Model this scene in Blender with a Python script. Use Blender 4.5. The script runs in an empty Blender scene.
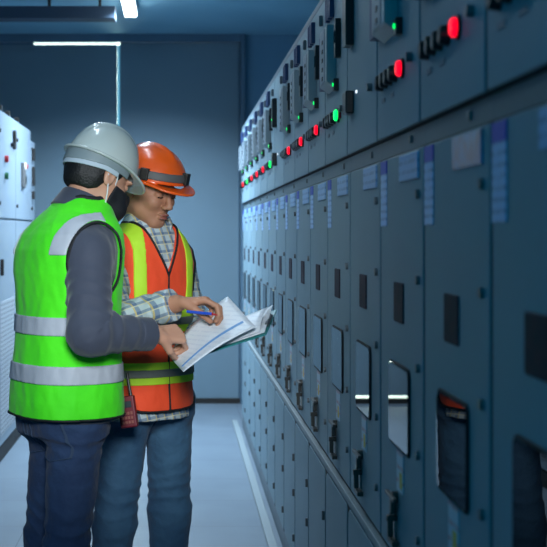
import bpy, math, random
import numpy as np
from mathutils import Vector, Matrix
random.seed(7)
C = bpy.context.scene.collection
PI = math.pi
F = 1300.0                                   # focal length in pixels
CAMZ = 1.40

# ------------------------------------------------------------------ materials
def lin(c):
    c = c / 255.0
    return c / 12.92 if c <= 0.04045 else ((c + 0.055) / 1.055) ** 2.4
def rgb(r, g, b): return (lin(r), lin(g), lin(b), 1.0)
def mat(name, col, rough=0.5, metal=0.0, bump=None, var=None, emit=None, spec=0.5, sheen=0.0, coat=0.0, trans=0.0, ior=1.5):
    """bump=(scale, strength, distance) ; var=(scale, second colour, amount)"""
    m = bpy.data.materials.new(name); m.use_nodes = True
    nt = m.node_tree; b = nt.nodes['Principled BSDF']
    b.inputs['Base Color'].default_value = col
    b.inputs['Roughness'].default_value = rough
    b.inputs['Metallic'].default_value = metal
    b.inputs['Specular IOR Level'].default_value = spec
    b.inputs['IOR'].default_value = ior
    b.inputs['Coat Weight'].default_value = coat
    b.inputs['Sheen Weight'].default_value = sheen
    b.inputs['Transmission Weight'].default_value = trans
    tc = nt.nodes.new('ShaderNodeTexCoord')
    if emit:
        b.inputs['Emission Color'].default_value = emit[0]
        b.inputs['Emission Strength'].default_value = emit[1]
    if var:
        n = nt.nodes.new('ShaderNodeTexNoise'); n.inputs['Scale'].default_value = var[0]; n.inputs['Detail'].default_value = 5
        nt.links.new(tc.outputs['Object'], n.inputs['Vector'])
        r = nt.nodes.new('ShaderNodeMapRange'); r.inputs[1].default_value = 0.35; r.inputs[2].default_value = 0.65
        r.inputs[4].default_value = var[2]
        nt.links.new(n.outputs['Fac'], r.inputs[0])
        mx = nt.nodes.new('ShaderNodeMix'); mx.data_type = 'RGBA'
        mx.inputs[6].default_value = col; mx.inputs[7].default_value = var[1]
        nt.links.new(r.outputs[0], mx.inputs[0]); nt.links.new(mx.outputs[2], b.inputs['Base Color'])
    if bump:
        n = nt.nodes.new('ShaderNodeTexNoise'); n.inputs['Scale'].default_value = bump[0]; n.inputs['Detail'].default_value = 4
        nt.links.new(tc.outputs['Object'], n.inputs['Vector'])
        bp = nt.nodes.new('ShaderNodeBump'); bp.inputs['Strength'].default_value = bump[1]; bp.inputs['Distance'].default_value = bump[2]
        nt.links.new(n.outputs['Fac'], bp.inputs['Height']); nt.links.new(bp.outputs[0], b.inputs['Normal'])
    return m
def stripes(nt, vec, axis_vec, period, duty):
    """1 on stripes of the given period along axis_vec"""
    d = nt.nodes.new('ShaderNodeVectorMath'); d.operation = 'DOT_PRODUCT'; d.inputs[1].default_value = axis_vec
    nt.links.new(vec, d.inputs[0])
    a = nt.nodes.new('ShaderNodeMath'); a.operation = 'MULTIPLY'; a.inputs[1].default_value = 1 / period
    nt.links.new(d.outputs['Value'], a.inputs[0])
    f = nt.nodes.new('ShaderNodeMath'); f.operation = 'FRACT'; nt.links.new(a.outputs[0], f.inputs[0])
    l = nt.nodes.new('ShaderNodeMath'); l.operation = 'LESS_THAN'; l.inputs[1].default_value = duty
    nt.links.new(f.outputs[0], l.inputs[0])
    return l.outputs[0]
def layer(nt, base_socket, fac, col, amount=1.0):
    mx = nt.nodes.new('ShaderNodeMix'); mx.data_type = 'RGBA'
    mm = nt.nodes.new('ShaderNodeMath'); mm.operation = 'MULTIPLY'; mm.inputs[1].default_value = amount
    nt.links.new(fac, mm.inputs[0]); nt.links.new(mm.outputs[0], mx.inputs[0])
    if isinstance(base_socket, tuple): mx.inputs[6].default_value = base_socket
    else: nt.links.new(base_socket, mx.inputs[6])
    mx.inputs[7].default_value = col
    return mx.outputs[2]

M = {}
M['cab'] = mat('cabinet_paint', rgb(126, 150, 160), 0.55, bump=(60, .05, .001), var=(3, rgb(118, 142, 153), .6), spec=.3)
M['cab2'] = mat('cabinet_paint_darker', rgb(96, 112, 122), 0.5)
M['rail'] = mat('rail_paint', rgb(84, 106, 114), 0.5)
M['gap'] = mat('dark_gasket', rgb(16, 20, 24), 0.8)
M['ledge'] = mat('ledge_paint', rgb(132, 142, 145), 0.5)
M['whitecab'] = mat('white_cabinet_paint', rgb(128, 142, 154), 0.4)
M['steel'] = mat('steel', rgb(120, 122, 125), 0.35, 0.8)
M['dsteel'] = mat('dark_steel', rgb(52, 50, 48), 0.45, 0.5)
M['lever'] = mat('lever_metal', rgb(78, 76, 72), .4, .6)
M['black'] = mat('black_plastic', rgb(22, 23, 26), 0.35)
M['dblue'] = mat('dark_blue_plastic', rgb(34, 56, 98), .45)
M['nplate'] = mat('dark_plate', rgb(40, 44, 56), .7, var=(40, rgb(66, 42, 52), .8), spec=.15)
M['lug'] = mat('lug_grey', rgb(104, 108, 110), .4, .2)
M['relay'] = mat('relay_grey', rgb(150, 160, 165), 0.45)
M['wglass'] = mat('dark_window_glass', rgb(16, 20, 24), 0.012, spec=0.2, ior=1.4)
M['red'] = mat('red_lamp', rgb(200, 20, 20), .3, emit=((1, .0, .02, 1), 1.35))
M['redoff'] = mat('red_button', rgb(170, 20, 30), .35)
M['green'] = mat('green_lamp', rgb(20, 160, 60), .3, emit=((.0, .9, .12, 1), 1.8))
M['greenoff'] = mat('green_button', rgb(20, 90, 50), .35)
M['whitelamp'] = mat('white_lamp', rgb(230, 230, 230), .3, emit=((.9, .95, 1, 1), 1.3))
M['bluehead'] = mat('label_blue', rgb(40, 70, 190), .5)
def label_mat(name, base, ink, period, duty, amt=.7):
    m = mat(name, base, .45); nt = m.node_tree; b = nt.nodes['Principled BSDF']
    tc = nt.nodes.new('ShaderNodeTexCoord')
    s = stripes(nt, tc.outputs['Object'], (0, 0, 1), period, duty)
    n = nt.nodes.new('ShaderNodeTexNoise'); n.inputs['Scale'].default_value = 90
    nt.links.new(tc.outputs['Object'], n.inputs['Vector'])
    g = nt.nodes.new('ShaderNodeMath'); g.operation = 'GREATER_THAN'; g.inputs[1].default_value = .45
    nt.links.new(n.outputs['Fac'], g.inputs[0])
    mu = nt.nodes.new('ShaderNodeMath'); mu.operation = 'MULTIPLY'
    nt.links.new(s, mu.inputs[0]); nt.links.new(g.outputs[0], mu.inputs[1])
    nt.links.new(layer(nt, base, mu.outputs[0], ink, amt), b.inputs['Base Color'])
    return m
M['label'] = label_mat('label_paper', rgb(160, 195, 235), rgb(80, 110, 165), .017, .4, .5)
M['placard'] = label_mat('placard_paper', rgb(140, 180, 220), rgb(80, 110, 160), .02, .4, .5)
M['stick'] = label_mat('sticker_paper', rgb(170, 190, 205), rgb(190, 60, 60), .03, .3, .6)
M['yellow'] = mat('yellow_mark', rgb(215, 180, 50), .5)
M['photo'] = mat('placard_photo', rgb(110, 140, 180), .3, var=(30, rgb(140, 110, 120), 1))

# floor: pale tiles with joints
m = mat('floor_tile', rgb(112, 124, 134), 0.42, var=(2.5, rgb(101, 113, 124), .8), bump=(25, .04, .002)); nt = m.node_tree
b = nt.nodes['Principled BSDF']; src = b.inputs['Base Color'].links[0].from_socket
tc = nt.nodes.new('ShaderNodeTexCoord')
mp = nt.nodes.new('ShaderNodeMapping'); mp.inputs['Location'].default_value = (.727, .4, 0)
nt.links.new(tc.outputs['Object'], mp.inputs['Vector'])
s1 = stripes(nt, mp.outputs[0], (1, 0, 0), .6, .008); s2 = stripes(nt, mp.outputs[0], (0, 1, 0), .6, .016)
c = layer(nt, src, s1, rgb(70, 76, 82), .9); c = layer(nt, c, s2, rgb(95, 100, 106), .7)
nt.links.new(c, b.inputs['Base Color'])
M['floor'] = m
M['ceil'] = mat('ceiling_paint', rgb(128, 176, 196), 0.8, var=(1.5, rgb(118, 166, 187), .8))
M['wall'] = mat('wall_paint', rgb(104, 146, 170), 0.8, var=(1.2, rgb(96, 137, 162), .8), bump=(40, .08, .002))
M['frame'] = mat('door_frame_paint', rgb(84, 112, 132), 0.55)
M['door'] = mat('door_paint', rgb(112, 134, 146), 0.5, var=(1.3, rgb(104, 127, 140), .8))
M['trunk'] = mat('trunking_paint', rgb(38, 56, 74), 0.7)
M['tube'] = mat('tube_light', rgb(240, 240, 240), .4, emit=((.85, .95, 1, 1), 9))
M['lampbody'] = mat('lamp_body', rgb(190, 200, 205), .5)
M['cable'] = mat('cable_rubber', rgb(45, 60, 75), .5)

# vent grille: perforated plate
m = mat('vent_perforation', rgb(165, 170, 175), .5); nt = m.node_tree; b = nt.nodes['Principled BSDF']
tc = nt.nodes.new('ShaderNodeTexCoord')
a1 = stripes(nt, tc.outputs['Object'], (0, 1, 0), .05, .5); a2 = stripes(nt, tc.outputs['Object'], (0, 0, 1), .028, .45)
mu = nt.nodes.new('ShaderNodeMath'); mu.operation = 'MULTIPLY'; nt.links.new(a1, mu.inputs[0]); nt.links.new(a2, mu.inputs[1])
nt.links.new(layer(nt, rgb(165, 170, 175), mu.outputs[0], rgb(60, 66, 74), .9), b.inputs['Base Color']); M['vent'] = m

# people
M['skinL'] = mat('skin_pale', rgb(196, 148, 122), .5, var=(14, rgb(180, 128, 104), .5), bump=(150, .08, .001))
M['skinR'] = mat('skin_tan', rgb(182, 130, 102), .58, var=(14, rgb(160, 108, 84), .5), bump=(150, .08, .001))
M['hair'] = mat('black_hair', rgb(14, 13, 14), .55, bump=(180, .7, .004))
M['lips'] = mat('lips', rgb(150, 88, 78), .4)
M['eyew'] = mat('eye_white', rgb(190, 185, 180), .2)
M['hhw'] = mat('white_hard_hat', rgb(184, 194, 190), .22, coat=.4)
M['hho'] = mat('orange_hard_hat', rgb(236, 92, 24), .28, coat=.3, bump=(30, .05, .001))
M['band'] = mat('hat_band_grey', rgb(88, 88, 88), .6)
M['susp'] = mat('suspension_plastic', rgb(125, 140, 145), .5)
M['susp2'] = mat('suspension_pad', rgb(175, 190, 200), .6)
M['mask'] = mat('black_mask_cloth', rgb(18, 20, 26), .7, bump=(200, .2, .001))
M['string'] = mat('white_elastic', rgb(215, 220, 222), .7)
def cloth(name, col, col2, scale=500):
    m = mat(name, col, .8, var=(9, col2, .6), bump=(22, .35, .012), sheen=.15)
    return m
M['vg'] = mat('green_vest_mesh', rgb(78, 240, 20), .75, var=(10, rgb(60, 220, 14), .5), bump=(16, .35, .012), sheen=.1)
M['vo'] = mat('orange_vest_mesh', rgb(255, 84, 40), .75, var=(10, rgb(244, 70, 30), .5), bump=(16, .35, .012), sheen=.1)
M['lime'] = mat('lime_tape', rgb(190, 235, 50), .7, bump=(18, .2, .01))
M['silver'] = mat('silver_tape', rgb(176, 182, 192), .5, bump=(22, .3, .008))
M['silver2'] = mat('grey_tape', rgb(112, 118, 112), .55, bump=(22, .3, .008))
M['bind'] = mat('black_binding', rgb(20, 20, 24), .7)
M['jacket'] = mat('grey_jacket', rgb(62, 68, 84), .8, var=(8, rgb(54, 60, 76), .7), bump=(9, .25, .02), sheen=.2)
def jeans(name, c1, c2):
    m = mat(name, c1, .85, var=(7, c2, .9), bump=(20, .55, .02), sheen=.1)
    return m
M['jeansL'] = jeans('dark_denim', rgb(42, 66, 102), rgb(30, 50, 84))
M['jeansR'] = jeans('blue_denim', rgb(66, 106, 136), rgb(46, 82, 114))
M['stitch'] = mat('denim_stitch', rgb(50, 68, 94), .8)
M['shoe'] = mat('black_leather', rgb(24, 22, 22), .4)
m = mat('plaid_cotton', rgb(150, 165, 175), .8, bump=(18, .5, .016)); nt = m.node_tree; b = nt.nodes['Principled BSDF']
tc = nt.nodes.new('ShaderNodeTexCoord'); o_ = tc.outputs['Object']
U, Vv, W = (.8, .45, .25), (.6, -.4, .7), (-.25, .2, .95)
c = layer(nt, rgb(186, 200, 204), stripes(nt, o_, U, .030, .42), rgb(62, 94, 138), .62)
c = layer(nt, c, stripes(nt, o_, W, .030, .42), rgb(56, 88, 128), .55)
c = layer(nt, c, stripes(nt, o_, U, .030, .12), rgb(222, 196, 110), .7)
c = layer(nt, c, stripes(nt, o_, W, .030, .12), rgb(225, 220, 190), .7)
nt.links.new(c, b.inputs['Base Color']); M['plaid'] = m
m = label_mat('printed_paper', rgb(226, 230, 236), rgb(170, 182, 205), .012, .35, .22); M['paper'] = m
M['paperb'] = mat('paper_blue_line', rgb(110, 160, 215), .6)
M['teal'] = mat('teal_clipboard', rgb(40, 130, 130), .35)
M['radio'] = mat('red_radio_case', rgb(112, 28, 42), .4)
M['screen'] = mat('radio_screen', rgb(60, 70, 75), .2)
M['penb'] = mat('blue_pen', rgb(40, 80, 190), .3)

# ------------------------------------------------------------------ helpers
def link(name, me, material, parent=None, loc=None):
    o = bpy.data.objects.new(name, me); C.objects.link(o)
    if material is not None: me.materials.append(material)
    if parent is not None: o.parent = parent
    if loc is not None: o.location = loc
    return o
def tag(o, label, cat, group=None):
    o['label'] = label; o['category'] = cat
    if group: o['group'] = group
    return o
def empty(name, loc, label, cat, group=None):
    o = bpy.data.objects.new(name, None); C.objects.link(o); o.location = loc; o.empty_display_size = .1
    return tag(o, label, cat, group)
import bmesh
def bm_box(bm, lo, hi, bev=0.0, seg=2):
    r = bmesh.ops.create_cube(bm, size=1)
    vs = r['verts']
    for v in vs:
        v.co = Vector([(lo[i] + hi[i]) / 2 + v.co[i] * (hi[i] - lo[i]) for i in range(3)])
    if bev > 0:
        es = list({e for v in vs for e in v.link_edges})
        bmesh.ops.bevel(bm, geom=es, offset=bev, segments=seg, affect='EDGES', profile=.5)
def bm_done(bm, name, material, parent=None, smooth=False):
    me = bpy.data.meshes.new(name); bm.to_mesh(me); bm.free()
    if smooth:
        for p in me.polygons: p.use_smooth = True
    return link(name, me, material, parent)
def box(name, lo, hi, material, parent=None, bev=0.0, seg=2):
    bm = bmesh.new(); bm_box(bm, lo, hi, bev, seg); return bm_done(bm, name, material, parent)
def boxes(name, lst, material, parent=None, bev=0.0):
    bm = bmesh.new()
    for lo, hi in lst: bm_box(bm, lo, hi, bev)
    return bm_done(bm, name, material, parent)
def bm_cyl(bm, a, b, r1, r2=None, seg=16):
    a, b = Vector(a), Vector(b); r2 = r1 if r2 is None else r2
    d = b - a
    rot = d.to_track_quat('Z', 'Y').to_matrix().to_4x4()
    bmesh.ops.create_cone(bm, cap_ends=True, segments=seg, radius1=r1, radius2=r2, depth=d.length,
                          matrix=Matrix.Translation((a + b) / 2) @ rot)
def cyl(name, a, b, r1, material, parent=None, r2=None, seg=16, bev=0):
    bm = bmesh.new(); bm_cyl(bm, a, b, r1, r2, seg)
    if bev:
        es = [e for e in bm.edges if any(len(f.verts) > 4 for f in e.link_faces)]
        bmesh.ops.bevel(bm, geom=es, offset=bev, segments=2, affect='EDGES')
    return bm_done(bm, name, material, parent)
def tube(name, pts, r, material, parent=None, seg=8):
    """swept tube mesh along points"""
    P = [Vector(p) for p in pts]; n = len(P); vs = []; fs = []
    up = Vector((0.13, 0.2, 1)).normalized()
    for i, p in enumerate(P):
        t = (P[min(i + 1, n - 1)] - P[max(i - 1, 0)]).normalized()
        s = t.cross(up); s = s.normalized() if s.length > 1e-4 else Vector((1, 0, 0))
        w = s.cross(t)
        for k in range(seg):
            a = 2 * PI * k / seg
            vs.append(p + (s * math.cos(a) + w * math.sin(a)) * r)
    for i in range(n - 1):
        for k in range(seg):
            fs.append((i * seg + k, i * seg + (k + 1) % seg, (i + 1) * seg + (k + 1) % seg, (i + 1) * seg + k))
    fs.append(tuple(range(seg - 1, -1, -1))); fs.append(tuple((n - 1) * seg + k for k in range(seg)))
    me = bpy.data.meshes.new(name); me.from_pydata([tuple(v) for v in vs], [], fs)
    for p in me.polygons: p.use_smooth = True
    return link(name, me, material, parent)
def copy_tree(o, parent=None):
    c = o.copy(); C.objects.link(c)
    if parent is not None: c.parent = parent
    for ch in list(o.children): copy_tree(ch, c)
    return c
def structure(o): o['kind'] = 'structure'; return o

# ------------------------------------------------------------------ distance-field modelling (people and their clothes)
def nrm(v): v = np.asarray(v, float); return v / np.linalg.norm(v)
def smin(a, b, k):
    h = np.clip(.5 + .5 * (b - a) / k, 0, 1); return b * (1 - h) + a * h - k * h * (1 - h)
def smax(a, b, k): return -smin(-a, -b, k)
def cone(P, a, b, r1, r2):
    a = np.asarray(a, np.float32); b = np.asarray(b, np.float32); ba = b - a
    t = np.clip((P - a) @ ba / (ba @ ba), 0, 1)
    return np.linalg.norm(P - a - t[:, None] * ba, axis=1) - (r1 + t * (r2 - r1))
def ell(P, c, r, R=None):
    q = P - np.asarray(c, np.float32)
    if R is not None: q = q @ np.asarray(R, np.float32)     # columns of R are local axes
    r = np.asarray(r, np.float32)
    k0 = np.linalg.norm(q / r, axis=1); k1 = np.linalg.norm(q / (r * r), axis=1) + 1e-6
    return k0 * (k0 - 1) / k1
def wob(P, f, seed, n=5):
    rs = np.random.RandomState(seed); s = np.zeros(len(P), np.float32)
    for i in range(n):
        d = rs.normal(size=3); d /= np.linalg.norm(d)
        d2 = rs.normal(size=3); d2 /= np.linalg.norm(d2)
        ff = f * rs.uniform(.6, 1.6)
        s += np.sin(P @ (d * ff).astype(np.float32) + 1.5 * np.sin(P @ (d2 * ff * .6).astype(np.float32)) + rs.uniform(0, 6))
    return s / n
def sdf_mesh(name, fn, lo, hi, res, material, parent, origin):
    lo = np.asarray(lo, float); hi = np.asarray(hi, float); B = 8
    nb = np.ceil((hi - lo) / (res * B)).astype(int); n = nb * B
    bc = np.stack(np.meshgrid(*[np.arange(k) for k in nb], indexing='ij'), -1).reshape(-1, 3)
    cen = (lo + (bc * B + (B - 1) / 2) * res).astype(np.float32)
    dc = fn(cen)
    vol = np.repeat(np.repeat(np.repeat(dc.reshape(nb), B, 0), B, 1), B, 2).astype(np.float32)
    keep = np.abs(dc) < res * B * 1.25
    kb = bc[keep]
    off = np.stack(np.meshgrid(*[np.arange(B)] * 3, indexing='ij'), -1).reshape(-1, 3)
    CH = 3000
    for s in range(0, len(kb), CH):
        idx = (kb[s:s + CH, None, :] * B + off[None]).reshape(-1, 3)
        P = (lo + idx * res).astype(np.float32)
        vol[idx[:, 0], idx[:, 1], idx[:, 2]] = fn(P)
    ins = vol < 0
    c = [(i, j, k) for i in (0, 1) for j in (0, 1) for k in (0, 1)]
    def sub(A, o): return A[o[0]:n[0] - 1 + o[0], o[1]:n[1] - 1 + o[1], o[2]:n[2] - 1 + o[2]]
    cnt = sum(sub(ins, o).astype(np.int8) for o in c)
    act = np.argwhere((cnt > 0) & (cnt < 8))
    if len(act) == 0: raise RuntimeError('empty field ' + name)
    vid = -np.ones(tuple(n - 1), np.int32); vid[act[:, 0], act[:, 1], act[:, 2]] = np.arange(len(act))
    vals = {o: vol[act[:, 0] + o[0], act[:, 1] + o[1], act[:, 2] + o[2]] for o in c}
    acc = np.zeros((len(act), 3)); w = np.zeros(len(act))
    for a in c:
        for ax in range(3):
            if a[ax]: continue
            b = list(a); b[ax] = 1; b = tuple(b)
            va, vb = vals[a], vals[b]; cr = (va < 0) != (vb < 0)
            t = np.where(cr, va / np.where(cr, va - vb, 1), 0)
            p = np.tile(np.array(a, float), (len(act), 1)); p[:, ax] += t
            acc += p * cr[:, None]; w += cr
    V = lo + (act + acc / w[:, None]) * res - np.asarray(origin)
    faces = []
    for ax in range(3):
        s0 = [slice(None)] * 3; s1 = [slice(None)] * 3; s0[ax] = slice(0, n[ax] - 1); s1[ax] = slice(1, n[ax])
        A, Bv = ins[tuple(s0)], ins[tuple(s1)]
        e = np.argwhere(A != Bv); o1, o2 = [(1, 2), (2, 0), (0, 1)][ax]
        e = e[(e[:, o1] > 0) & (e[:, o2] > 0) & (e[:, o1] < n[o1] - 1) & (e[:, o2] < n[o2] - 1)]
        pos = A[e[:, 0], e[:, 1], e[:, 2]]
        def g(d1, d2):
            q = e.copy(); q[:, o1] -= d1; q[:, o2] -= d2; return vid[q[:, 0], q[:, 1], q[:, 2]]
        q = np.stack([g(1, 1), g(0, 1), g(0, 0), g(1, 0)], 1)
        q[~pos] = q[~pos][:, ::-1]; faces.append(q)
    Q = np.concatenate(faces)
    Q = Q[(Q >= 0).all(1)]
    me = bpy.data.meshes.new(name)
    me.vertices.add(len(V)); me.vertices.foreach_set('co', V.astype(np.float32).ravel())
    me.loops.add(Q.size); me.loops.foreach_set('vertex_index', Q.astype(np.int32).ravel())
    me.polygons.add(len(Q)); me.polygons.foreach_set('loop_start', np.arange(0, Q.size, 4, dtype=np.int32))
    me.polygons.foreach_set('use_smooth', np.ones(len(Q), bool))
    me.update(calc_edges=True); me.validate()
    return link(name, me, material, parent)

class Frame:
    """person frame: u to his right, v forward, z up"""
    def __init__(s, c, az):
        a = math.radians(az); s.c = np.array([c[0], c[1], 0.]); s.f = np.array([math.cos(a), math.sin(a), 0.]); s.r = np.array([math.sin(a), -math.cos(a), 0.])
    def uv(s, P):
        q = P - s.c.astype(np.float32); return q @ s.r.astype(np.float32), q @ s.f.astype(np.float32), P[:, 2]
    def p(s, u, v, z): return s.c + s.r * u + s.f * v + np.array([0, 0, z])
def torso(fr, st, P, e=0.0):
    st = np.array(st, float); u, v, z = fr.uv(P)
    a = np.interp(z, st[:, 0], st[:, 1]) + e; b = np.interp(z, st[:, 0], st[:, 2]) + e; v0 = np.interp(z, st[:, 0], st[:, 3])
    u0 = np.interp(z, st[:, 0], st[:, 4]) if st.shape[1] > 4 else 0
    x = (u - u0) / a; y = (v - v0) / b
    k0 = (np.abs(x) ** 2.4 + np.abs(y) ** 2.4) ** (1 / 2.4)
    d = (k0 - 1) * np.minimum(a, b) * .95
    d = d * .9
    return smax(smax(d, z - (st[-1, 0] + e), .02), st[0, 0] - z, .004)
class HeadF:
    def __init__(s, c, yaw, pitch, roll=0):
        y, p, r = map(math.radians, (yaw, pitch, roll))
        R = Matrix.Rotation(y, 3, 'Z') @ Matrix.Rotation(p, 3, 'Y') @ Matrix.Rotation(r, 3, 'X')
        s.c = np.array(c, float); s.R = np.array(R)            # columns: fwd, left, up
    def w(s, x, y, z): return s.c + s.R @ np.array([x, y, z], float)
    def loc(s, P): return (P - s.c.astype(np.float32)) @ s.R.astype(np.float32)
def head_skin(q):
    """q in head coordinates: x forward, y left, z up; ear height 0"""
    d = ell(q, (-.012, 0, .03), (.097, .078, .092))
    d = smin(d, ell(q, (.026, 0, -.03), (.066, .064, .078)), .03)
    d = smin(d, cone(q, (.03, .038, -.062), (.066, .012, -.094), .026, .022), .02)
    d = smin(d, cone(q, (.03, -.038, -.062), (.066, -.012, -.094), .026, .022), .02)
    for s in (1, -1):
        d = smin(d, ell(q, (.066, s * .034, -.026), (.026, .024, .024)), .014)      # cheek
        d = smax(d, -ell(q, (.108, s * .031, .004), (.022, .018, .011)), .012)      # socket
        d = smin(d, ell(q, (.082, s * .031, .001), (.013, .016, .0115)), .004)      # lid
        d = smin(d, ell(q, (.088, s * .030, .022), (.012, .022, .006)), .01)        # brow
        e = ell(q, (-.002, s * .079, -.008), (.019, .008, .031))
        e = smax(e, -ell(q, (.002, s * .088, -.006), (.011, .006, .02)), .004)
        d = smin(d, e, .006)
    d = smin(d, cone(q, (.094, 0, .006), (.112, 0, -.032), .008, .0105), .008)
    for s in (1, -1): d = smin(d, ell(q, (.103, s * .013, -.036), (.011, .009, .008)), .005)
    d = smin(d, ell(q, (.094, 0, -.062), (.012, .022, .006)), .005)
    d = smin(d, ell(q, (.092, 0, -.073), (.012, .019, .0065)), .005)
    d = smax(d, -ell(q, (.107, 0, -.0675), (.01, .024, .0012)), .003)
    return d
def hand_prims(w, d, n, side, curls, thumb, scale=1.0, spread=.1):
    """capsules of a hand. w wrist, d finger direction, n palm-facing direction, side=+1 when the thumb lies along n x d"""
    w = np.array(w, float); d = nrm(d); n = np.array(n, float); n = nrm(n - d * (n @ d)); s = np.cross(n, d) * side
    out = []; L = scale
    offs = [.027, .009, -.010, -.027]; kn = [.088, .091, .086, .077]
    seg = [(.042, .026, .021), (.046, .029, .022), (.042, .027, .021), (.033, .021, .018)]; rad = [.0092, .0094, .0088, .0078]
    for i in range(4):
        k = w + d * kn[i] * L + s * offs[i] * L - n * .004
        out.append((w + d * .012 * L + s * offs[i] * .55 * L, k, .0155 * L, .0115 * L, .010))
        dd = nrm(d + s * spread * (offs[i] / .027)); p = k
        for j in range(3):
            a = math.radians(curls[i][j]); dn = nrm(dd * math.cos(a) + nrm(n - dd * (n @ dd)) * math.sin(a))
            # accumulate the bend in the plane of dd and the palm normal
            nn = nrm(np.cross(np.cross(dd, n), dd)) if j == 0 else nn
            dn = dd * math.cos(a) + nn * math.sin(a); nn = nn * math.cos(a) - dd * math.sin(a); dd = dn
            q = p + dd * seg[i][j] * L
            out.append((p, q, rad[i] * L * (1 - .07 * j), rad[i] * L * (1 - .07 * (j + 1)), .003)); p = q
    b = w + d * .022 * L + s * .022 * L
    t1, t2, t3 = [nrm(d * t[0] + s * t[1] + n * t[2]) for t in thumb]
    p1 = b + t1 * .044 * L; p2 = p1 + t2 * .033 * L; p3 = p2 + t3 * .026 * L
    out += [(b, p1, .016 * L, .0125 * L, .010), (p1, p2, .0115 * L, .0105 * L, .003), (p2, p3, .0105 * L, .0088 * L, .003)]
    return out
def subset_min(d, P, a, b, r1, r2, k):
    a = np.asarray(a); b = np.asarray(b); m = max(r1, r2) + .09
    lo = np.minimum(a, b) - m; hi = np.maximum(a, b) + m
    i = np.nonzero(((P > lo) & (P < hi)).all(1))[0]
    if len(i): d[i] = smin(d[i], cone(P[i], a, b, r1, r2), k)
    return d
def bounds(pts, m):
    pts = np.array(pts); return pts.min(0) - m, pts.max(0) + m

def split_loose(o):
    me = o.data; nv = len(me.vertices)
    ed = np.empty(len(me.edges) * 2, np.int32); me.edges.foreach_get('vertices', ed); ed = ed.reshape(-1, 2)
    lab = np.arange(nv)
    while True:
        m = np.minimum(lab[ed[:, 0]], lab[ed[:, 1]]); new = lab.copy()
        np.minimum.at(new, ed[:, 0], m); np.minimum.at(new, ed[:, 1], m); new = new[new]
        if (new == lab).all(): break
        lab = new
    ids, cnt = np.unique(lab, return_counts=True)
    co = np.empty(nv * 3, np.float32); me.vertices.foreach_get('co', co); co = co.reshape(-1, 3)
    qf = np.empty(len(me.polygons) * 4, np.int32); me.polygons.foreach_get('vertices', qf); qf = qf.reshape(-1, 4)
    first = True
    for i in ids[cnt > 60]:
        sel = np.nonzero(lab == i)[0]; mp_ = -np.ones(nv, int); mp_[sel] = np.arange(len(sel)); fq = mp_[qf[lab[qf[:, 0]] == i]]
        nm = bpy.data.meshes.new(o.name); nm.from_pydata(co[sel].tolist(), [], fq.tolist()); nm.polygons.foreach_set('use_smooth', np.ones(len(fq), bool))
        nm.materials.append(me.materials[0])
        if first: o.data = nm; first = False
        else: n_ = o.copy(); n_.data = nm; C.objects.link(n_)
    return o
class Person: pass
def body_field(pr):
    def fn(P):
        d = torso(pr.fr, pr.body_st, P)
        h = pr.hf.loc(P)
        i = np.nonzero(np.linalg.norm(h, axis=1) < .26)[0]
        if len(i): d[i] = smin(d[i], head_skin(h[i]), .02)
        for (a, b, r1, r2, k) in pr.prims: d = subset_min(d, P, a, b, r1, r2, k)
        return d
    return fn
def limb(j, rr, k=.02):
    return [(j[i], j[i + 1], rr[i], rr[i + 1], k) for i in range(len(j) - 1)]

# ------------------------------------------------------------------ the setting
XR, XL, YE, ZC = .47, -1.08, 10.70, 3.03
Y0, WM = 1.952, .5316
structure(box('floor', (-2.2, -1.0, -.1), (1.6, 12.6, 0), M['floor']))
structure(box('ceiling', (-2.2, 3.4, ZC), (1.6, 10.9, ZC + .12), M['ceil']))
structure(box('wall_left', (-2.3, 1.0, 0), (-2.2, 10.9, ZC), M['wall']))
structure(box('wall_right', (1.6, 0.0, 0), (1.7, 10.9, ZC), M['wall']))
# end wall around the doorway
DX0, DX1, DZ = -1.95, .512, 2.965
structure(boxes('wall_back', [((DX1 + .038, YE, 0), (1.6, YE + .15, ZC)), ((-2.2, YE, 0), (DX0 - .04, YE + .15, ZC))], M['wall']))
structure(boxes('trim_1', [((DX1, YE - .06, 0), (DX1 + .038, YE + .15, ZC)), ((DX0 - .04, YE - .06, 0), (DX0, YE + .15, ZC)),
                           ((DX0, YE - .06, DZ), (DX1, YE + .15, ZC))], M['frame'], bev=.004))
structure(box('trim_2', (DX0, YE - .03, 0), (DX1, YE + .1, .042), M['dsteel']))
seam = -.488
dl = structure(box('door_1', (DX0 + .02, YE, .062), (seam - .013, YE + .05, 2.951), M['door'], bev=.003))
dr = structure(box('door_2', (seam + .010, YE - .005, .012), (DX1 + .002, YE + .05, DZ - .002), M['door'], bev=.003))
structure(box('trim_3', (DX0 + .02, YE + .0, 2.945), (-1.19, YE + .05, DZ - .001), M['frame']))
boxes('door_rib', [((.495, YE - .022, .05), (.503, YE - .006, 2.9))], M['frame'], dr)
# floor edge strip in front of the right-hand cabinets
structure(box('baseboard_right', (.40, -.5, .0005), (.4395, 9.6, .02), M['ledge'], bev=.003))

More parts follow.
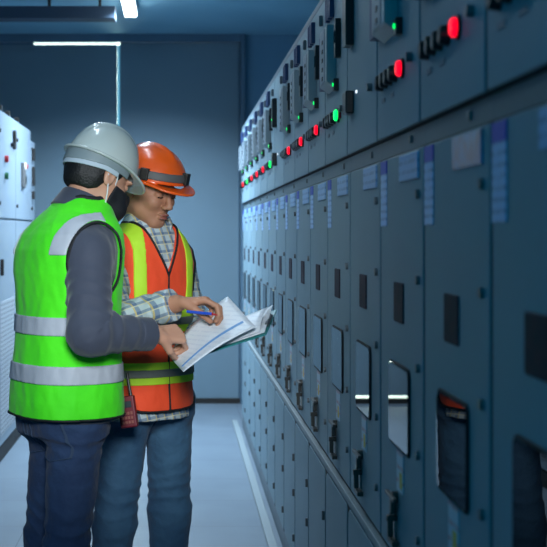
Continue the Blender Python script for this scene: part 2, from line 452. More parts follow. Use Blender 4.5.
# ------------------------------------------------------------------ right-hand switchgear row
def rbox_yz(name, x0, x1, y0, y1, z0, z1, r, material, parent, seg=5, corners=(1, 1, 1, 1)):
    """slab facing -X with rounded corners (order: y0z0, y1z0, y1z1, y0z1)"""
    pts = []
    for k, (cy, cz, a0) in enumerate([(y0, z0, 180), (y1, z0, 270), (y1, z1, 0), (y0, z1, 90)]):
        rr = r if corners[k] else .0008
        oy = cy + rr if cy == y0 else cy - rr; oz = cz + rr if cz == z0 else cz - rr
        for i in range(seg + 1):
            a = math.radians(a0 + 90 * i / seg); pts.append((oy + rr * math.cos(a), oz + rr * math.sin(a)))
    n = len(pts)
    vs = [(x0 + .0015, .0, .0)] * 0
    cy, cz = (y0 + y1) / 2, (z0 + z1) / 2
    ins = [(cy + (p[0] - cy) * (1 - .0035 / (y1 - y0)), cz + (p[1] - cz) * (1 - .0035 / (z1 - z0))) for p in pts]
    vs = [(x0, p[0], p[1]) for p in ins] + [(x0 + .0015, p[0], p[1]) for p in pts] + [(x1, p[0], p[1]) for p in pts]
    fs = [tuple(range(n - 1, -1, -1)), tuple(range(2 * n, 3 * n))]
    for l in (0, 1):
        for i in range(n):
            j = (i + 1) % n; fs.append((l * n + i, l * n + j, (l + 1) * n + j, (l + 1) * n + i))
    me = bpy.data.meshes.new(name); me.from_pydata(vs, [], fs); me.update()
    bm = bmesh.new(); bm.from_mesh(me); bmesh.ops.recalc_face_normals(bm, faces=bm.faces); bm.to_mesh(me); bm.free()
    return link(name, me, material, parent)

def make_cabinet(kind, strip=True, photo=False):
    t = empty('switchgear_cabinet', (0, 0, 0), '', 'electrical cabinet', 'switchgear cabinets in the right-hand row')
    W = WM
    boxes('carcass', [((.022, .001, .0), (.62, W - .001, 2.137)), ((.0028, 0, .693), (.0225, W, 1.568)), ((-.005, 0, .092), (.0225, W, .671)), ((-.005, 0, 1.6095), (.0225, W, 2.137))], M['gap'], t)
    # plinth and lower section
    box('plinth', (-.004, .001, .0), (.021, W - .001, .09), M['cab2'], t, .002)
    ld = rbox_yz('cable_door', -.008, .021, .009, W - .018, .098, .655, .03, M['cab'], t)
    for z in (.19, .37, .51): cyl('hinge', (-.012, .02, z - .014), (-.012, .02, z + .014), .005, M['lug'], ld, seg=8)
    box('ledge', (-.012, 0, .672), (.021, W, .69), M['ledge'], t, .0015)
    box('lower_rail', (-.0075, 0, .661), (.02, W, .6715), M['cab'], t)
    # breaker door
    d = rbox_yz('breaker_door', 0, .021, .010, W - .010, .70, 1.566, .006, M['cab'], t)
    for z in (.80, .966, 1.136, 1.308, 1.476):
        h = cyl('lock_pin', (-.007, .052, z), (.001, .052, z), .009, M['lug'], d, seg=12)
        cyl('pin_barrel', (-.009, .042, z - .02), (-.009, .042, z + .008), .005, M['steel'], h, seg=8) if False else None
    w = rbox_yz('window_frame', -.004, .0005, .142, .393, .942, 1.123, .02, M['gap'], d)
    rbox_yz('window_glass', -.0055, -.0035, .147, .388, .947, 1.118, .016, M['wglass'], d)
    rbox_yz('name_plate', -.003, .0005, .22, .335, 1.21, 1.295, .004, M['nplate'], d)
    rbox_yz('placard', -.004, .0005, .05, .262, 1.507, 1.561, .003, M['photo' if photo else 'placard'], d)
    if strip:
        box('label_strip', (-.002, .437, 1.415), (.0005, .519, 1.533), M['label'], d)
        box('label_header', (-.0022, .437, 1.5335), (.0005, .519, 1.563), M['bluehead'], d)
    s = box('warning_sticker', (-.002, .22, .853), (.0005, .30, .937), M['stick'], d)
    box('sticker_mark', (-.0026, .232, .862), (-.0018, .262, .895), M['yellow'], s)
    box('lever_plate', (-.004, .315, .742), (.0005, .385, .832), M['relay'], d, .001)
    bm = bmesh.new()
    bm_cyl(bm, (-.012, .30, .835), (.001, .30, .835), .012, seg=12)
    bm_box(bm, (-.018, .25, .832), (-.009, .36, .840), .001)
    bm_box(bm, (-.016, .290, .80), (-.004, .312, .83), .002)
    bm_box(bm, (-.022, .293, .75), (-.010, .308, .797), .002)
    bm_cyl(bm, (-.024, .30, .79), (-.002, .30, .79), .007, seg=10)
    bm_box(bm, (-.018, .262, .736), (-.003, .33, .746), .001)
    bm_box(bm, (-.014, .314, .745), (-.008, .320, .80), .001)
    bm_done(bm, 'lever', M['lever'], d)
    # rail between the two door rows
    box('rail', (.004, 0, 1.569), (.021, W, 1.609), M['rail'], t, .001)
    boxes('rail_clip', [((-.001, .145, 1.582), (.005, .163, 1.598))], M['lug'], t, .002)
    # control compartment
    u = rbox_yz('control_door', -.008, .021, .009, W - .009, 1.613, 2.135, .004, M['cab'], t)
    box('cap', (-.006, 0, 2.138), (.60, W, 2.162), M['cab2'], t, .003)
    k = cyl('key_lock', (-.02, .085, 1.748), (-.007, .085, 1.748), .010, M['steel'], u, seg=12)
    box('door_latch', (-.02, .07, 2.06), (-.007, .088, 2.095), M['steel'], u, .004)
    if kind in ('red', 'green'):
        for i, y in enumerate((.265, .325, .385, .445)):
            b = cyl('push_button', (-.026, y, 1.737), (-.007, y, 1.737), .017, M['black'], u, r2=.019, seg=14, bev=.002)
        for y in (.315, .435): box('text_plate', (-.0095, y - .022, 1.692), (-.0075, y + .022, 1.702), M['cab2'], u)
        l = cyl('indicator_lamp', (-.023, .185, 1.738), (-.007, .185, 1.738), .0165, M[kind], u, seg=16, bev=.003)
        cyl('lamp_bezel', (-.014, .185, 1.738), (-.0078, .185, 1.738), .021, M['black'], l, seg=16)
        if kind == 'green': cyl('push_button', (-.015, .145, 1.738), (-.007, .145, 1.738), .0155, M['redoff'], u, seg=16, bev=.003)
        r = empty('relay', (0, 0, 0), '', ''); del r['label']; del r['category']; r.parent = t
        bm = bmesh.new()
        x0, x1, ya, yb, za, zb = -.036, -.007, .25, .43, 1.835, 2.01
        vs = [bm.verts.new(v) for v in ((x1, ya, za - .012), (x1, yb, za - .012), (x1, yb, zb), (x1, ya, zb), (x0, ya, za + .008), (x0, yb, za + .008), (x0, yb, zb), (x0, ya, zb))]
        for f in ((0, 1, 2, 3), (7, 6, 5, 4), (0, 4, 5, 1), (1, 5, 6, 2), (2, 6, 7, 3), (3, 7, 4, 0)): bm.faces.new([vs[i] for i in f])
        bmesh.ops.recalc_face_normals(bm, faces=bm.faces); bmesh.ops.bevel(bm, geom=bm.edges[:], offset=.002, segments=2, affect='EDGES')
        bm_done(bm, 'relay_case', M['relay'], r)
        box('relay_face', (x0 - .0015, .30, za + .012), (x0 + .001, .40, zb - .006), M['whitecab'], r)
        boxes('display_digits', [((x0 - .003, .335, za + .02 + q * .027), (x0 - .001, .36, za + .032 + q * .027)) for q in range(5)], M['dsteel'], r)
        box('terminal_block', (-.03, .435, 1.84), (-.007, .505, 2.005), M['dblue'], r, .002)
        box('led_housing', (-.022, .19, 1.81), (-.007, .225, 1.845), M['black'], r, .002)
        cyl('status_led', (-.0245, .207, 1.828), (-.021, .207, 1.828), .0055, M['green'], r, seg=10)
        box('slim_meter', (-.024, .14, 1.90), (-.007, .175, 2.01), M['black'], u, .002)
        box('meter_window', (-.026, .145, 1.94), (-.0235, .17, 1.975), M['wglass'], u)
        boxes('terminal_strip', [((-.022, .30 + q * .05, 2.04), (-.007, .325 + q * .05, 2.11)) for q in range(3)], M['dblue'], u, .002)
    else:
        box('slim_meter', (-.03, .40, 1.895), (-.007, .47, 2.03), M['black'], u, .003)
        box('selector_switch', (-.03, .40, 1.715), (-.007, .47, 1.775), M['black'], u, .004)
        cyl('status_led', (-.0115, .34, 1.765), (-.007, .34, 1.765), .004, M['whitelamp'], u, seg=10)
        cyl('status_led', (-.032, .42, 1.93), (-.029, .42, 1.93), .005, M['green'], u, seg=10) if kind == 'slim_led' else None
    return t
row = ['red', 'red', 'red', 'slim', 'green', 'red', 'red', 'red', 'slim_led', 'green', 'red', 'red', 'red', 'green', 'red']   # from k=-1
txt = {
 -1: 'blue-lit steel cabinet cut off by the right edge of the photo, nearest the camera',
 0: 'steel cabinet with the largest red lamp and a shiny picture placard',
 1: 'steel cabinet with the second-largest red lamp and a green-dotted relay above it',
 2: 'steel cabinet without lamp row, between the second red lamp and the nearest green lamp',
 3: 'steel cabinet with the nearest green push lamp beside a dark red button',
 4: 'steel cabinet with red lamp, first beyond the nearest green lamp',
 5: 'steel cabinet with red lamp, second beyond the nearest green lamp',
 6: 'steel cabinet with red lamp, third beyond the nearest green lamp',
 7: 'far steel cabinet with no lamp row but a black meter with green dot',
 8: 'steel cabinet with the middle one of the three green lamps',
 9: 'far steel cabinet with red lamp, first beyond the middle green lamp',
 10: 'far steel cabinet with red lamp, second beyond the middle green lamp',
 11: 'far steel cabinet with red lamp, third beyond the middle green lamp',
 12: 'far steel cabinet with the farthest of the three green lamps',
 13: 'farthest steel cabinet of the right row, red lamp, beside the door frame'}
cache = {}
for i, kind in enumerate(row):
    k = i - 1
    key = (kind, k != 2, k == 0)
    if key not in cache: cache[key] = t = make_cabinet(kind, k != 2, k == 0)
    else: t = copy_tree(cache[key])
    t.location = (XR, Y0 + WM * k, 0); t['label'] = txt[k]

# ------------------------------------------------------------------ left-hand white cabinets
def left_cabinet(y0, y1, h, label, dev, vent=True):
    t = empty('control_cabinet', (XL, y0, 0), label, 'electrical cabinet', 'white cabinets along the left side')
    w = y1 - y0
    box('carcass', (-.70, .002, 0), (-.022, w - .002, h), M['whitecab'], t, .003)
    u = box('upper_door', (-.0215, .006, 1.492), (0, w - .006, h - .012), M['whitecab'], t, .004)
    l = box('lower_door', (-.0215, .006, .10), (0, w - .006, 1.480), M['whitecab'], t, .004)
    boxes('plinth', [((-.0215, .0, .0), (-.004, w, .092))], M['gap'], t)
    if vent:
        box('vent_grille', (-.001, .08, .16), (.004, w - .08, .98), M['vent'], l, .001)
        box('handle', (-.001, .1, 1.14), (.02, .125, 1.24), M['dsteel'], l, .004)
    for z in (1.58, 2.02): cyl('lock_pin', (0, .04, z), (.012, .04, z), .012, M['dsteel'], u, seg=10)
    for (n_, y, z, sy, sz, mt) in dev:
        if n_ in ('push_button', 'lamp'): cyl(n_ if n_ == 'push_button' else 'indicator_lamp', (-.001, y, z), (.022, y, z), sy, M[mt], u, seg=14, bev=.002)
        else: box(n_, (-.001, y - sy, z - sz), (.018, y + sy, z + sz), M[mt], u, .003)
    for y in (.2, w - .2):
        if w > .4:
            b = cyl('lifting_eye', (-.08, y, h), (-.08, y, h + .03), .022, M['dsteel'], t, seg=10)
            cyl('eye_ring', (-.095, y, h + .045), (-.065, y, h + .045), .028, M['dsteel'], b, seg=14)
    return t
left_cabinet(6.15, 7.0, 2.16, 'white steel cabinet on the left, nearest of that row, hidden behind the green vest', [])
left_cabinet(7.0, 7.80, 2.16, 'white steel cabinet on the left, second in row, mostly outside the left edge', [])
left_cabinet(7.805, 8.65, 2.16, 'white steel cabinet at the left edge with red and green push buttons',
             [('push_button', .31, 1.862, .022, 0, 'redoff'), ('push_button', .31, 1.756, .022, 0, 'greenoff'), ('meter', .72, 2.01, .035, .06, 'dsteel'), ('push_button', .6, 1.97, .016, 0, 'black')])
left_cabinet(8.655, 9.53, 2.16, 'white steel cabinet on the left with black rotary switch and glowing white lamp',
             [('switch_plate', .36, 1.80, .07, .085, 'band'), ('rotary_switch', .44, 1.77, .05, .03, 'black'), ('lamp', .40, 1.865, .024, 0, 'whitelamp'), ('push_button', .50, 1.865, .018, 0, 'redoff')])
left_cabinet(9.535, 9.80, 2.09, 'narrow lower white cabinet at the far end of the left row',
             [('meter', .1, 1.98, .04, .045, 'dsteel'), ('meter', .1, 1.82, .04, .07, 'dsteel'), ('meter', .1, 1.68, .04, .03, 'dsteel')], False)

# ------------------------------------------------------------------ ceiling fittings
def ceiling_lamp(y, label, power, spread=160):
    t = empty('ceiling_lamp', (-.34, y, ZC), label, 'ceiling lamp', 'tube lamps along the ceiling')
    box('lamp_body', (-.05, -.61, -.045), (.05, .61, 0), M['lampbody'], t, .004)
    for s in (-1, 1): cyl('tube', (s * .027, -.59, -.062), (s * .027, .59, -.062), .016, M['tube'], t, seg=12)
    for y in (-.61, .592): box('end_cap', (-.045, y, -.08), (.045, y + .018, -.045), M['lampbody'], t)
    ld = bpy.data.lights.new('lamp_light', 'AREA'); ld.shape = 'RECTANGLE'; ld.size = .09; ld.size_y = 1.16; ld.energy = power; ld.color = (.60, .80, 1.0); ld.spread = math.radians(spread)
    lo = bpy.data.objects.new('lamp_light', ld); C.objects.link(lo); lo.parent = t; lo.location = (0, 0, -.084)
    return t
ceiling_lamp(8.75, 'lit twin-tube ceiling lamp whose end shows at the top left', 125, 142)
ceiling_lamp(6.6, 'lit tube lamp on the ceiling just beyond the two men, above the frame', 24)
ceiling_lamp(4.4, 'lit tube lamp on the ceiling straight above the two men', 3)
t = empty('added_fill_spotlight', (-.05, 1.25, ZC - 1.12), 'added white fill spotlight on a drop rod above the camera, aimed at the two men', 'spotlight')  # added fill lamp, out of frame, invented to brighten the two men
cyl('fill_drop_rod', (0, 0, .04), (0, 0, 1.12), .01, M['lampbody'], t, seg=8)  # rod and lamp shade belong to the added fill lamp
aim = (Vector((-.24, 4.1, 1.20)) - Vector((-.05, 1.25, ZC - 1.12))).normalized()
bm = bmesh.new(); bm_cyl(bm, aim * -.12, aim * .02, .05, .075, 24); bm_done(bm, 'fill_shade', M['lampbody'], t)
sl = bpy.data.lights.new('added_fill_light', 'SPOT'); sl.energy = 250; sl.color = (.90, .97, 1.0); sl.spot_size = math.radians(33); sl.spot_blend = .8; sl.shadow_soft_size = .3  # added fill on the men; stands for no source in the room
so = bpy.data.objects.new('added_fill_light', sl); C.objects.link(so); so.parent = t; so.location = aim * .16; so.rotation_euler = aim.to_track_quat('-Z', 'Y').to_euler()
t = empty('cable_trunking', (-1.0, 9.0, 2.87), 'dark metal trunking hung below the ceiling at the top left', 'trunking')
box('trunk', (-1.15, -.1, 0), (.57, .06, .085), M['trunk'], t, .004)
boxes('hanger', [((x, -.03, .084), (x + .02, .0, ZC - 2.87)) for x in (-.7, .1, .45)], M['dsteel'], t)
pts = [(.62, 4.7, 2.165), (.60, 4.72, 2.26), (.55, 4.74, 2.33), (.53, 4.76, 2.42), (.57, 4.78, 2.52), (.62, 4.8, 2.7), (.64, 4.82, ZC)]
def smooth_pts(p, n=6):
    out = []; p = [Vector(q) for q in p]
    for i in range(len(p) - 1):
        a, b, c, d = p[max(i - 1, 0)], p[i], p[i + 1], p[min(i + 2, len(p) - 1)]
        for k in range(n):
            t = k / n; out.append(.5 * ((2 * b) + (c - a) * t + (2 * a - 5 * b + 4 * c - d) * t * t + (3 * b - a - 3 * c + d) * t ** 3))
    return out + [p[-1]]
tag(tube('cable_hose', smooth_pts(pts), .018, M['cable']), 'dark curved cable hose rising from the top of the right cabinets', 'cable')

# ------------------------------------------------------------------ people
def hat(pr, hm, zoff, name_label, mt, ridge, res=.0026, size=1.0, pitch=0, xo=0.0):
    hf = pr.hf; R = hf.R @ np.array(Matrix.Rotation(math.radians(pitch), 3, 'Y'))
    c = hf.w(xo, 0, zoff); H = Person(); 
    def loc(P): return (P - c.astype(np.float32)) @ R.astype(np.float32)
    def w(x, y, z): return c + R @ np.array([x, y, z])
    A, B, D = .137 * size, .113 * size, hm
    def f(P):
        q = loc(P)
        o = ell(q, (0, 0, 0), (A, B, D))
        x, y, z = q[:, 0], q[:, 1], q[:, 2]
        # raised ridges along the crown
        rd = 0
        for yc, wd, hh in ridge:
            rd = rd + hh * np.exp(-((y - yc) / wd) ** 2) * np.clip((z - .045) / .03, 0, 1) * np.clip((.11 - np.abs(x)) / .03, 0, 1)
        o = o - rd
        i = ell(q, (0, 0, 0), (A - .006, B - .006, D - .006))
        sh = smax(smax(o, -i, .002), -z, .002)
        # brim
        fx = np.clip(x / (A), 0, 1)
        rx = A + .010 + .030 * fx ** 2; ry = B + .009
        k = np.sqrt((x / rx) ** 2 + (y / ry) ** 2)
        e2 = (k - 1) * B
        zb = -.012 * fx ** 2 - .15 * np.clip(x - A + .005, 0, 1)
        br = smax(smax(e2, np.abs(z - zb) - .0035, .003), -ell(q, (0, 0, 0), (A - .006, B - .006, D - .006)), .002)
        lip = np.sqrt(e2 ** 2 + (z - zb - .0) ** 2) - .0045
        return np.minimum(smin(sh, br, .006), lip)
    lo, hi = bounds([w(x, y, z) for x in (-A - .03, A + .06) for y in (-B - .02, B + .02) for z in (-.03, D + .01)], .01)
    o = sdf_mesh('hard_hat', f, lo, hi, res, mt, pr.obj, pr.org)
    o['label'] = name_label
    return o, loc, w, (A, B, D)

def sd_part(pr, name, fn, pts, m, res, mt, parent=None):
    lo, hi = bounds(pts, m)
    return sdf_mesh(name, fn, lo, hi, res, mt, parent if parent is not None else pr.obj, pr.org)

def prim_union(P, prims, d0=None):
    d = np.full(len(P), 9., np.float32) if d0 is None else d0
    lo = np.min([np.minimum(p[0], p[1]) for p in prims], 0); hi = np.max([np.maximum(p[0], p[1]) for p in prims], 0)
    if d0 is None:
        c = (lo + hi) / 2; h = (hi - lo) / 2
        q = np.maximum(np.abs(P - c.astype(np.float32)) - h.astype(np.float32), 0); d = np.linalg.norm(q, axis=1) + .05
    for a, b, r1, r2, k in prims: d = subset_min(d, P, a, b, r1, r2, k)
    return d

def build_person(cfg):
    pr = Person(); pr.fr = fr = Frame(cfg['c'], cfg['az']); pr.hf = hf = HeadF(*cfg['head'])
    st = cfg['st']; pr.org = np.array([cfg['c'][0], cfg['c'][1], 0.])
    pr.body_st = [(s[0], max(s[1] - .022, .02), max(s[2] - .022, .02), s[3]) + tuple(s[4:]) for s in st]
    J = cfg['J']; leg_r = [.068, .05, .034]
    pr.prims = []
    for s in 'rl':
        pr.prims += limb([J['sh_' + s], J['el_' + s], J['wr_' + s]], [.05, .038, .027])
        pr.prims += hand_prims(J['wr_' + s], *cfg['hand_' + s])
        pr.prims += limb([J['hip_' + s], J['kn_' + s], J['an_' + s]], leg_r, .03)
        an = np.array(J['an_' + s]); pr.prims.append((an, an + fr.f * .13 + np.array([0, 0, -.055]), .034, .026, .02))
    pr.prims += [(hf.w(-.022, 0, -.05), cfg['neck'], .051, .054, .03)]
    pr.prims += [(J['hip_r'], J['hip_l'], .066, .066, .02), (np.mean([J['hip_r'], J['hip_l']], 0), fr.p(0, 0, st[1][0] + .05), .075, .075, .03)]
    allp = [p[0] for p in pr.prims] + [p[1] for p in pr.prims] + [hf.w(0, 0, .13), hf.w(.12, 0, 0)]
    lo, hi = bounds(allp, .06); lo[2] = 0.0 + .008
    pr.obj = sdf_mesh('person', body_field(pr), lo, hi, .0032, cfg['skin'], None, pr.org)
    pr.obj.location = pr.org
    tag(pr.obj, cfg['label'], 'person')
    # trousers
    jr = cfg['jr']
    tp = []
    for s in 'rl': tp += limb([J['hip_' + s], J['kn_' + s], np.array(J['an_' + s]) + np.array([0, 0, -.03])], jr, .03)
    tp += [(J['hip_r'], J['hip_l'], .086, .086, .03)] + cfg.get('seat', [])
    mid = np.mean([J['hip_r'], J['hip_l']], 0); zt = cfg['waist']
    def tf(P):
        d = prim_union(P, tp)
        d = smin(d, torso(fr, [(mid[2] - .04,) + cfg['pel'], (mid[2] + .06,) + cfg['pel'], (zt, cfg['pel'][0] - .012, cfg['pel'][1] - .012, cfg['pel'][2])], P), .03)
        z = P[:, 2]
        kz = np.exp(-((z - .5) / .10) ** 2) + .55 * np.exp(-((z - .77) / .06) ** 2) + .9 * np.exp(-((z - .13) / .08) ** 2)
        d = d + .0028 * wob(P, 30, 3) + .0046 * (.15 + kz) * (np.abs(np.sin(z * 44 + 5.5 * wob(P, 13, 5) + 9 * (P[:, 0] - P[:, 1]))) - .5) + .0012 * wob(P, 130, 9)
        return smax(d, .04 - z, .004)
    tps = [p[0] for p in tp] + [p[1] for p in tp] + [fr.p(0, 0, zt)]
    tr = sd_part(pr, 'trousers', tf, tps, .16, .0042, cfg['jeans'])
    # seams: side seams, back pockets and yoke as thin raised stitching
    def stf(P):
        d = tf(P); u, v, z = fr.uv(P); best = np.full(len(P), 9., np.float32)
        for uc in (.085, -.085):
            # pocket outline on the back
            qx = np.abs(u - uc) - .062; qz = np.abs(z - (mid[2] - .045)) - .068 + np.abs(u - uc) * .25
            pk = np.maximum(qx, qz); pk = np.where(v < 0, np.abs(pk), 9); best = np.minimum(best, pk)
        best = np.minimum(best, np.where((z > mid[2] - .12), np.abs(u) + 0 * z, 9))
        return np.sqrt(np.maximum(d, -.004) ** 2 + best ** 2) - .0026
    sd_part(pr, 'stitching', stf, [fr.p(0, 0, mid[2] - .16), fr.p(0, 0, mid[2] + .06)], .2, .0026, M['stitch'], tr)
    # shoes
    for s in 'rl':
        an = np.array(J['an_' + s]); base = np.array([an[0], an[1], 0])
        def sf(P, an=an, base=base):
            d = cone(P, base - fr.f * .05 + [0, 0, .045], base + fr.f * .17 + [0, 0, .035], .045, .036)
            d = smin(d, cone(P, base - fr.f * .01 + [0, 0, .07], base - fr.f * .01 + [0, 0, .11], .05, .05), .03)
            return smax(d, .001 - P[:, 2], .003)
        sd_part(pr, 'shoe', sf, [base - fr.f * .05 + [0, 0, .06], base + fr.f * .17 + [0, 0, .06]], .07, .005, M['shoe'])
    # jacket or shirt with sleeves
    sr = cfg['sleeve']; sp = []
    for s in 'rl':
        W_ = np.array(J['wr_' + s]); E = np.array(J['el_' + s]); Wc = W_ + (E - W_) * cfg['cuff'][s]
        sp += limb([J['sh_' + s], E], sr[:2], .035) + limb([E, Wc], [sr[1], sr[2]], .02)
    nk = np.array(cfg['neck'])
    def shirt_d(P, e=0.0): return torso(fr, st, P, e)
    def coat(P):
        d = shirt_d(P); d = prim_union(P, sp, d)
        el = np.zeros(len(P), np.float32)
        for s in 'rl': el += np.exp(-(np.linalg.norm(P - np.array(J['el_' + s], np.float32), axis=1) / .11) ** 2)
        d = d + .0022 * wob(P, 28, 11) + .0022 * wob(P * np.array([1, 1, .5], np.float32), 85, 14) 
        wv = wob(P, 16, 12)
        for s in 'rl':        # creases running round the sleeve, deepest by the elbow
            Sh = np.array(J['sh_' + s]); E = np.array(J['el_' + s]); W_ = np.array(J['wr_' + s])
            i = np.nonzero(np.linalg.norm(P - E.astype(np.float32), axis=1) < .34)[0]
            if not len(i): continue
            q = P[i] - E.astype(np.float32); a1 = nrm(W_ - E).astype(np.float32); a2 = nrm(Sh - E).astype(np.float32); bis = nrm(nrm(W_ - E) + nrm(Sh - E)).astype(np.float32)
            dist = np.linalg.norm(q, axis=1); t = np.where(q @ a1 > q @ a2, q @ a1, -(q @ a2))
            inner = .45 + .55 * np.clip((q @ bis) / .04, -1, 1)
            env = np.exp(-(dist / .12) ** 2) * (.5 + inner) + .35 * np.exp(-((t - .19) / .07) ** 2) + .25 * np.exp(-((t + .2) / .08) ** 2)
            ph = t * 115 + 7.5 * wv[i] + 25 * (q @ nrm(np.cross(a1, a2)).astype(np.float32))
            d[i] = d[i] + cfg['fold'] * env * (np.abs(np.sin(ph * .5)) - .5)
        for s in 'rl':        # open cuffs
            W_ = np.array(J['wr_' + s]); E = np.array(J['el_' + s]); Wc = W_ + (E - W_) * cfg['cuff'][s]; ax = nrm(W_ - E)
            i = np.nonzero(np.linalg.norm(P - Wc.astype(np.float32), axis=1) < .11)[0]
            if len(i):
                al = (P[i] - Wc.astype(np.float32)) @ ax.astype(np.float32)
                d[i] = smax(d[i], al - .008, .003)
        # neck opening
        q = P - nk.astype(np.float32)
        if cfg['open'] > 0:
            u, v, z = fr.uv(P); d = np.where(v > 0, smax(d, -(np.abs(u) - (z - cfg['vz'] - .04) * .36) , .004), d) if False else d
        return d
    cpts = [fr.p(.17, 0, st[0][0]), fr.p(-.17, 0, st[-1][0])] + [p[0] for p in sp] + [p[1] for p in sp]
    top = sd_part(pr, cfg['topname'], coat, cpts, .1, .0038, cfg['topmat'])
    for s in 'rl':
        W_ = np.array(J['wr_' + s]); E = np.array(J['el_' + s]); Wc = W_ + (E - W_) * cfg['cuff'][s]; ax = nrm(W_ - E)
        def cf(P, Wc=Wc, ax=ax):
            d = cone(P, Wc - ax * .035, Wc + ax * .006, sr[2] + .004, sr[2] + .003)
            al = (P - Wc.astype(np.float32)) @ ax.astype(np.float32)
            d = smax(smax(d, al - .010, .003), -.045 - al, .003)
            return d + .0008 * wob(P, 60, 4)
        sd_part(pr, 'cuff', cf, [Wc], .09, .0032, cfg['topmat'], top)
    # collar
    ca = cfg['collar']                       # centre, tilt axis, radius a (side), b (depth), height
    cc, cx, h0, h1, ra, rb, opening = ca
    cx = nrm(cx)
    cr = nrm(fr.r - cx * (fr.r @ cx)); cfv = np.cross(cx, cr); cfv = cfv if cfv @ fr.f > 0 else -cfv
    def colf(P):
        q = P - np.asarray(cc, np.float32)
        x = q @ cr.astype(np.float32); y = q @ cfv.astype(np.float32); z = q @ cx.astype(np.float32)
        fl = 1 + .22 * np.clip((h1 - z) / (h1 - h0), 0, 1.3)
        k = np.sqrt((x / (ra * fl)) ** 2 + (y / (rb * fl)) ** 2); d = np.abs((k - 1) * min(ra, rb)) - .0065
        d = smax(smax(d, z - h1 + .018 * np.clip(y / rb, 0, 1), .004), h0 - z - .02 * np.clip(y / rb, 0, 1), .004)
        d = np.where(y > 0, smax(d, -(np.abs(x) - opening * (.3 + np.clip((z - h0) / (h1 - h0), 0, 1))), .003), d)
        return d + .0008 * wob(P, 45, 8)
    sd_part(pr, 'collar', colf, [cc], .13, .003, cfg['topmat'], top)
    # vest
    V = cfg['vest']
    def shell(P, e=0.0): return torso(fr, V['st'], P, V['e'] + e) + .0028 * wob(P, 20, 21) + .0022 * wob(P * np.array([1, 1, .4], np.float32), 60, 23) + .0010 * wob(P, 110, 24)
    def holes(P):
        """negative where the vest is cut away"""
        u, v, z = fr.uv(P)
        v0 = np.interp(z, [s[0] for s in V['st']], [s[3] for s in V['st']])
        arm = (np.sqrt(((v - v0 - V['arm'][0]) / V['arm'][1]) ** 2 + ((z - V['arm'][2]) / V['arm'][3]) ** 2) - 1) * V['arm'][1]
        arm = np.maximum(arm, V['arm'][4] - np.abs(u))
        q = P - np.asarray(V['neck'][0], np.float32); ax = nrm(V['neck'][3]).astype(np.float32)
        x = q @ fr.r.astype(np.float32); qq = q - np.outer(q @ ax, ax); y = qq @ fr.f.astype(np.float32)
        nkd = (np.sqrt((x / V['neck'][1]) ** 2 + (y / V['neck'][2]) ** 2) - 1) * V['neck'][1]
        nkd = np.maximum(nkd, (V['neck'][0][2] - .10) - z)
        h = np.minimum(arm, nkd)
        if V.get('vz'):
            wd = np.where(v > 0, (np.abs(u) - V['vs'] * (z - V['vz']) ) * .85, 9); h = np.minimum(h, np.where(z > V['vz'] - .05, wd, 9))
        hem = V['hem'][0] + V['hem'][1] * np.exp(-((v - V['hem'][3]) / V['hem'][2]) ** 2)
        return h, z - hem
    def vf(P):
        h, hm = holes(P)
        return smax(smax(shell(P), -h, .003), -hm, .003)
    vpts = [fr.p(.17, 0, V['st'][0][0]), fr.p(-.17, 0, V['st'][-1][0]), fr.p(0, .1, 1.2), fr.p(0, -.1, 1.2)]
    ve = sd_part(pr, 'safety_vest', vf, vpts, .11, .0036, V['mat']); ve['label'] = V['label']
    def bind(P):
        h, hm = holes(P); s = shell(P); a = np.minimum(np.sqrt(s * s + h * h) + np.where(hm < -.004, 1, 0), np.sqrt(s * s + hm * hm) + np.where(h < -.004, 1, 0))
        if V.get('zip'):
            u, v, z = fr.uv(P); zz = np.sqrt(s * s + u * u) + np.where((v < 0) | (z > V['vz']) | (hm < 0), 1, 0); a = np.minimum(a, zz)
        if V.get('slit'):
            u, v, z = fr.uv(P)
            sl = np.sqrt(s * s + (v - V['hem'][3]) ** 2) + np.where((z > V['slit']) | (hm < 0), 1, 0); a = np.minimum(a, sl)
        return a - .0038
    split_loose(sd_part(pr, 'binding', bind, vpts, .12, .0031, M['bind'], ve))
    for bi, (kind, cond, mt, ex) in enumerate(V['bands']):
        def bf(P, cond=cond, ex=ex):
            h, hm = holes(P); u, v, z = fr.uv(P)
            return smax(smax(smax(shell(P, 0) - ex, -h + .004, .002), -hm + .004, .002), cond(u, v, z), .0015)
        zs = V['bandz'][bi]
        split_loose(sd_part(pr, kind, bf, [fr.p(.17, 0, zs[0]), fr.p(-.17, 0, zs[1]), fr.p(0, .1, zs[0]), fr.p(0, -.1, zs[0])], .1, .0031, mt, ve))
    # face
    if cfg['eyes']:
        for s in (1, -1):
            e = hf.w(.0905, s * .031, -.006)
            def ef(P): q = hf.loc(P); return ell(q, (.0915, s * .031, -.0052), (.0045, .0135, .0022))
            sd_part(pr, 'eyelashes', ef, [e], .022, .0014, M['hair'])
            def bf2(P): q = hf.loc(P); return ell(q, (.0985, s * .032, .0245), (.006, .020, .0038)) + .0006 * wob(P, 400, 2)
            sd_part(pr, 'eyebrow', bf2, [hf.w(.097, s * .032, .0245)], .03, .0016, M['hair'])
        def lf(P):
            q = hf.loc(P)
            a = ell(q, (.0955, 0, -.0622), (.0118, .0205, .0052)); b = ell(q, (.0935, 0, -.0728), (.0122, .018, .006))
            return smax(np.minimum(a, b), -ell(q, (.107, 0, -.0675), (.012, .024, .0009)), .001)
        sd_part(pr, 'lips', lf, [hf.w(.095, 0, -.067)], .03, .0016, M['lips'])
    hz = cfg['hair']
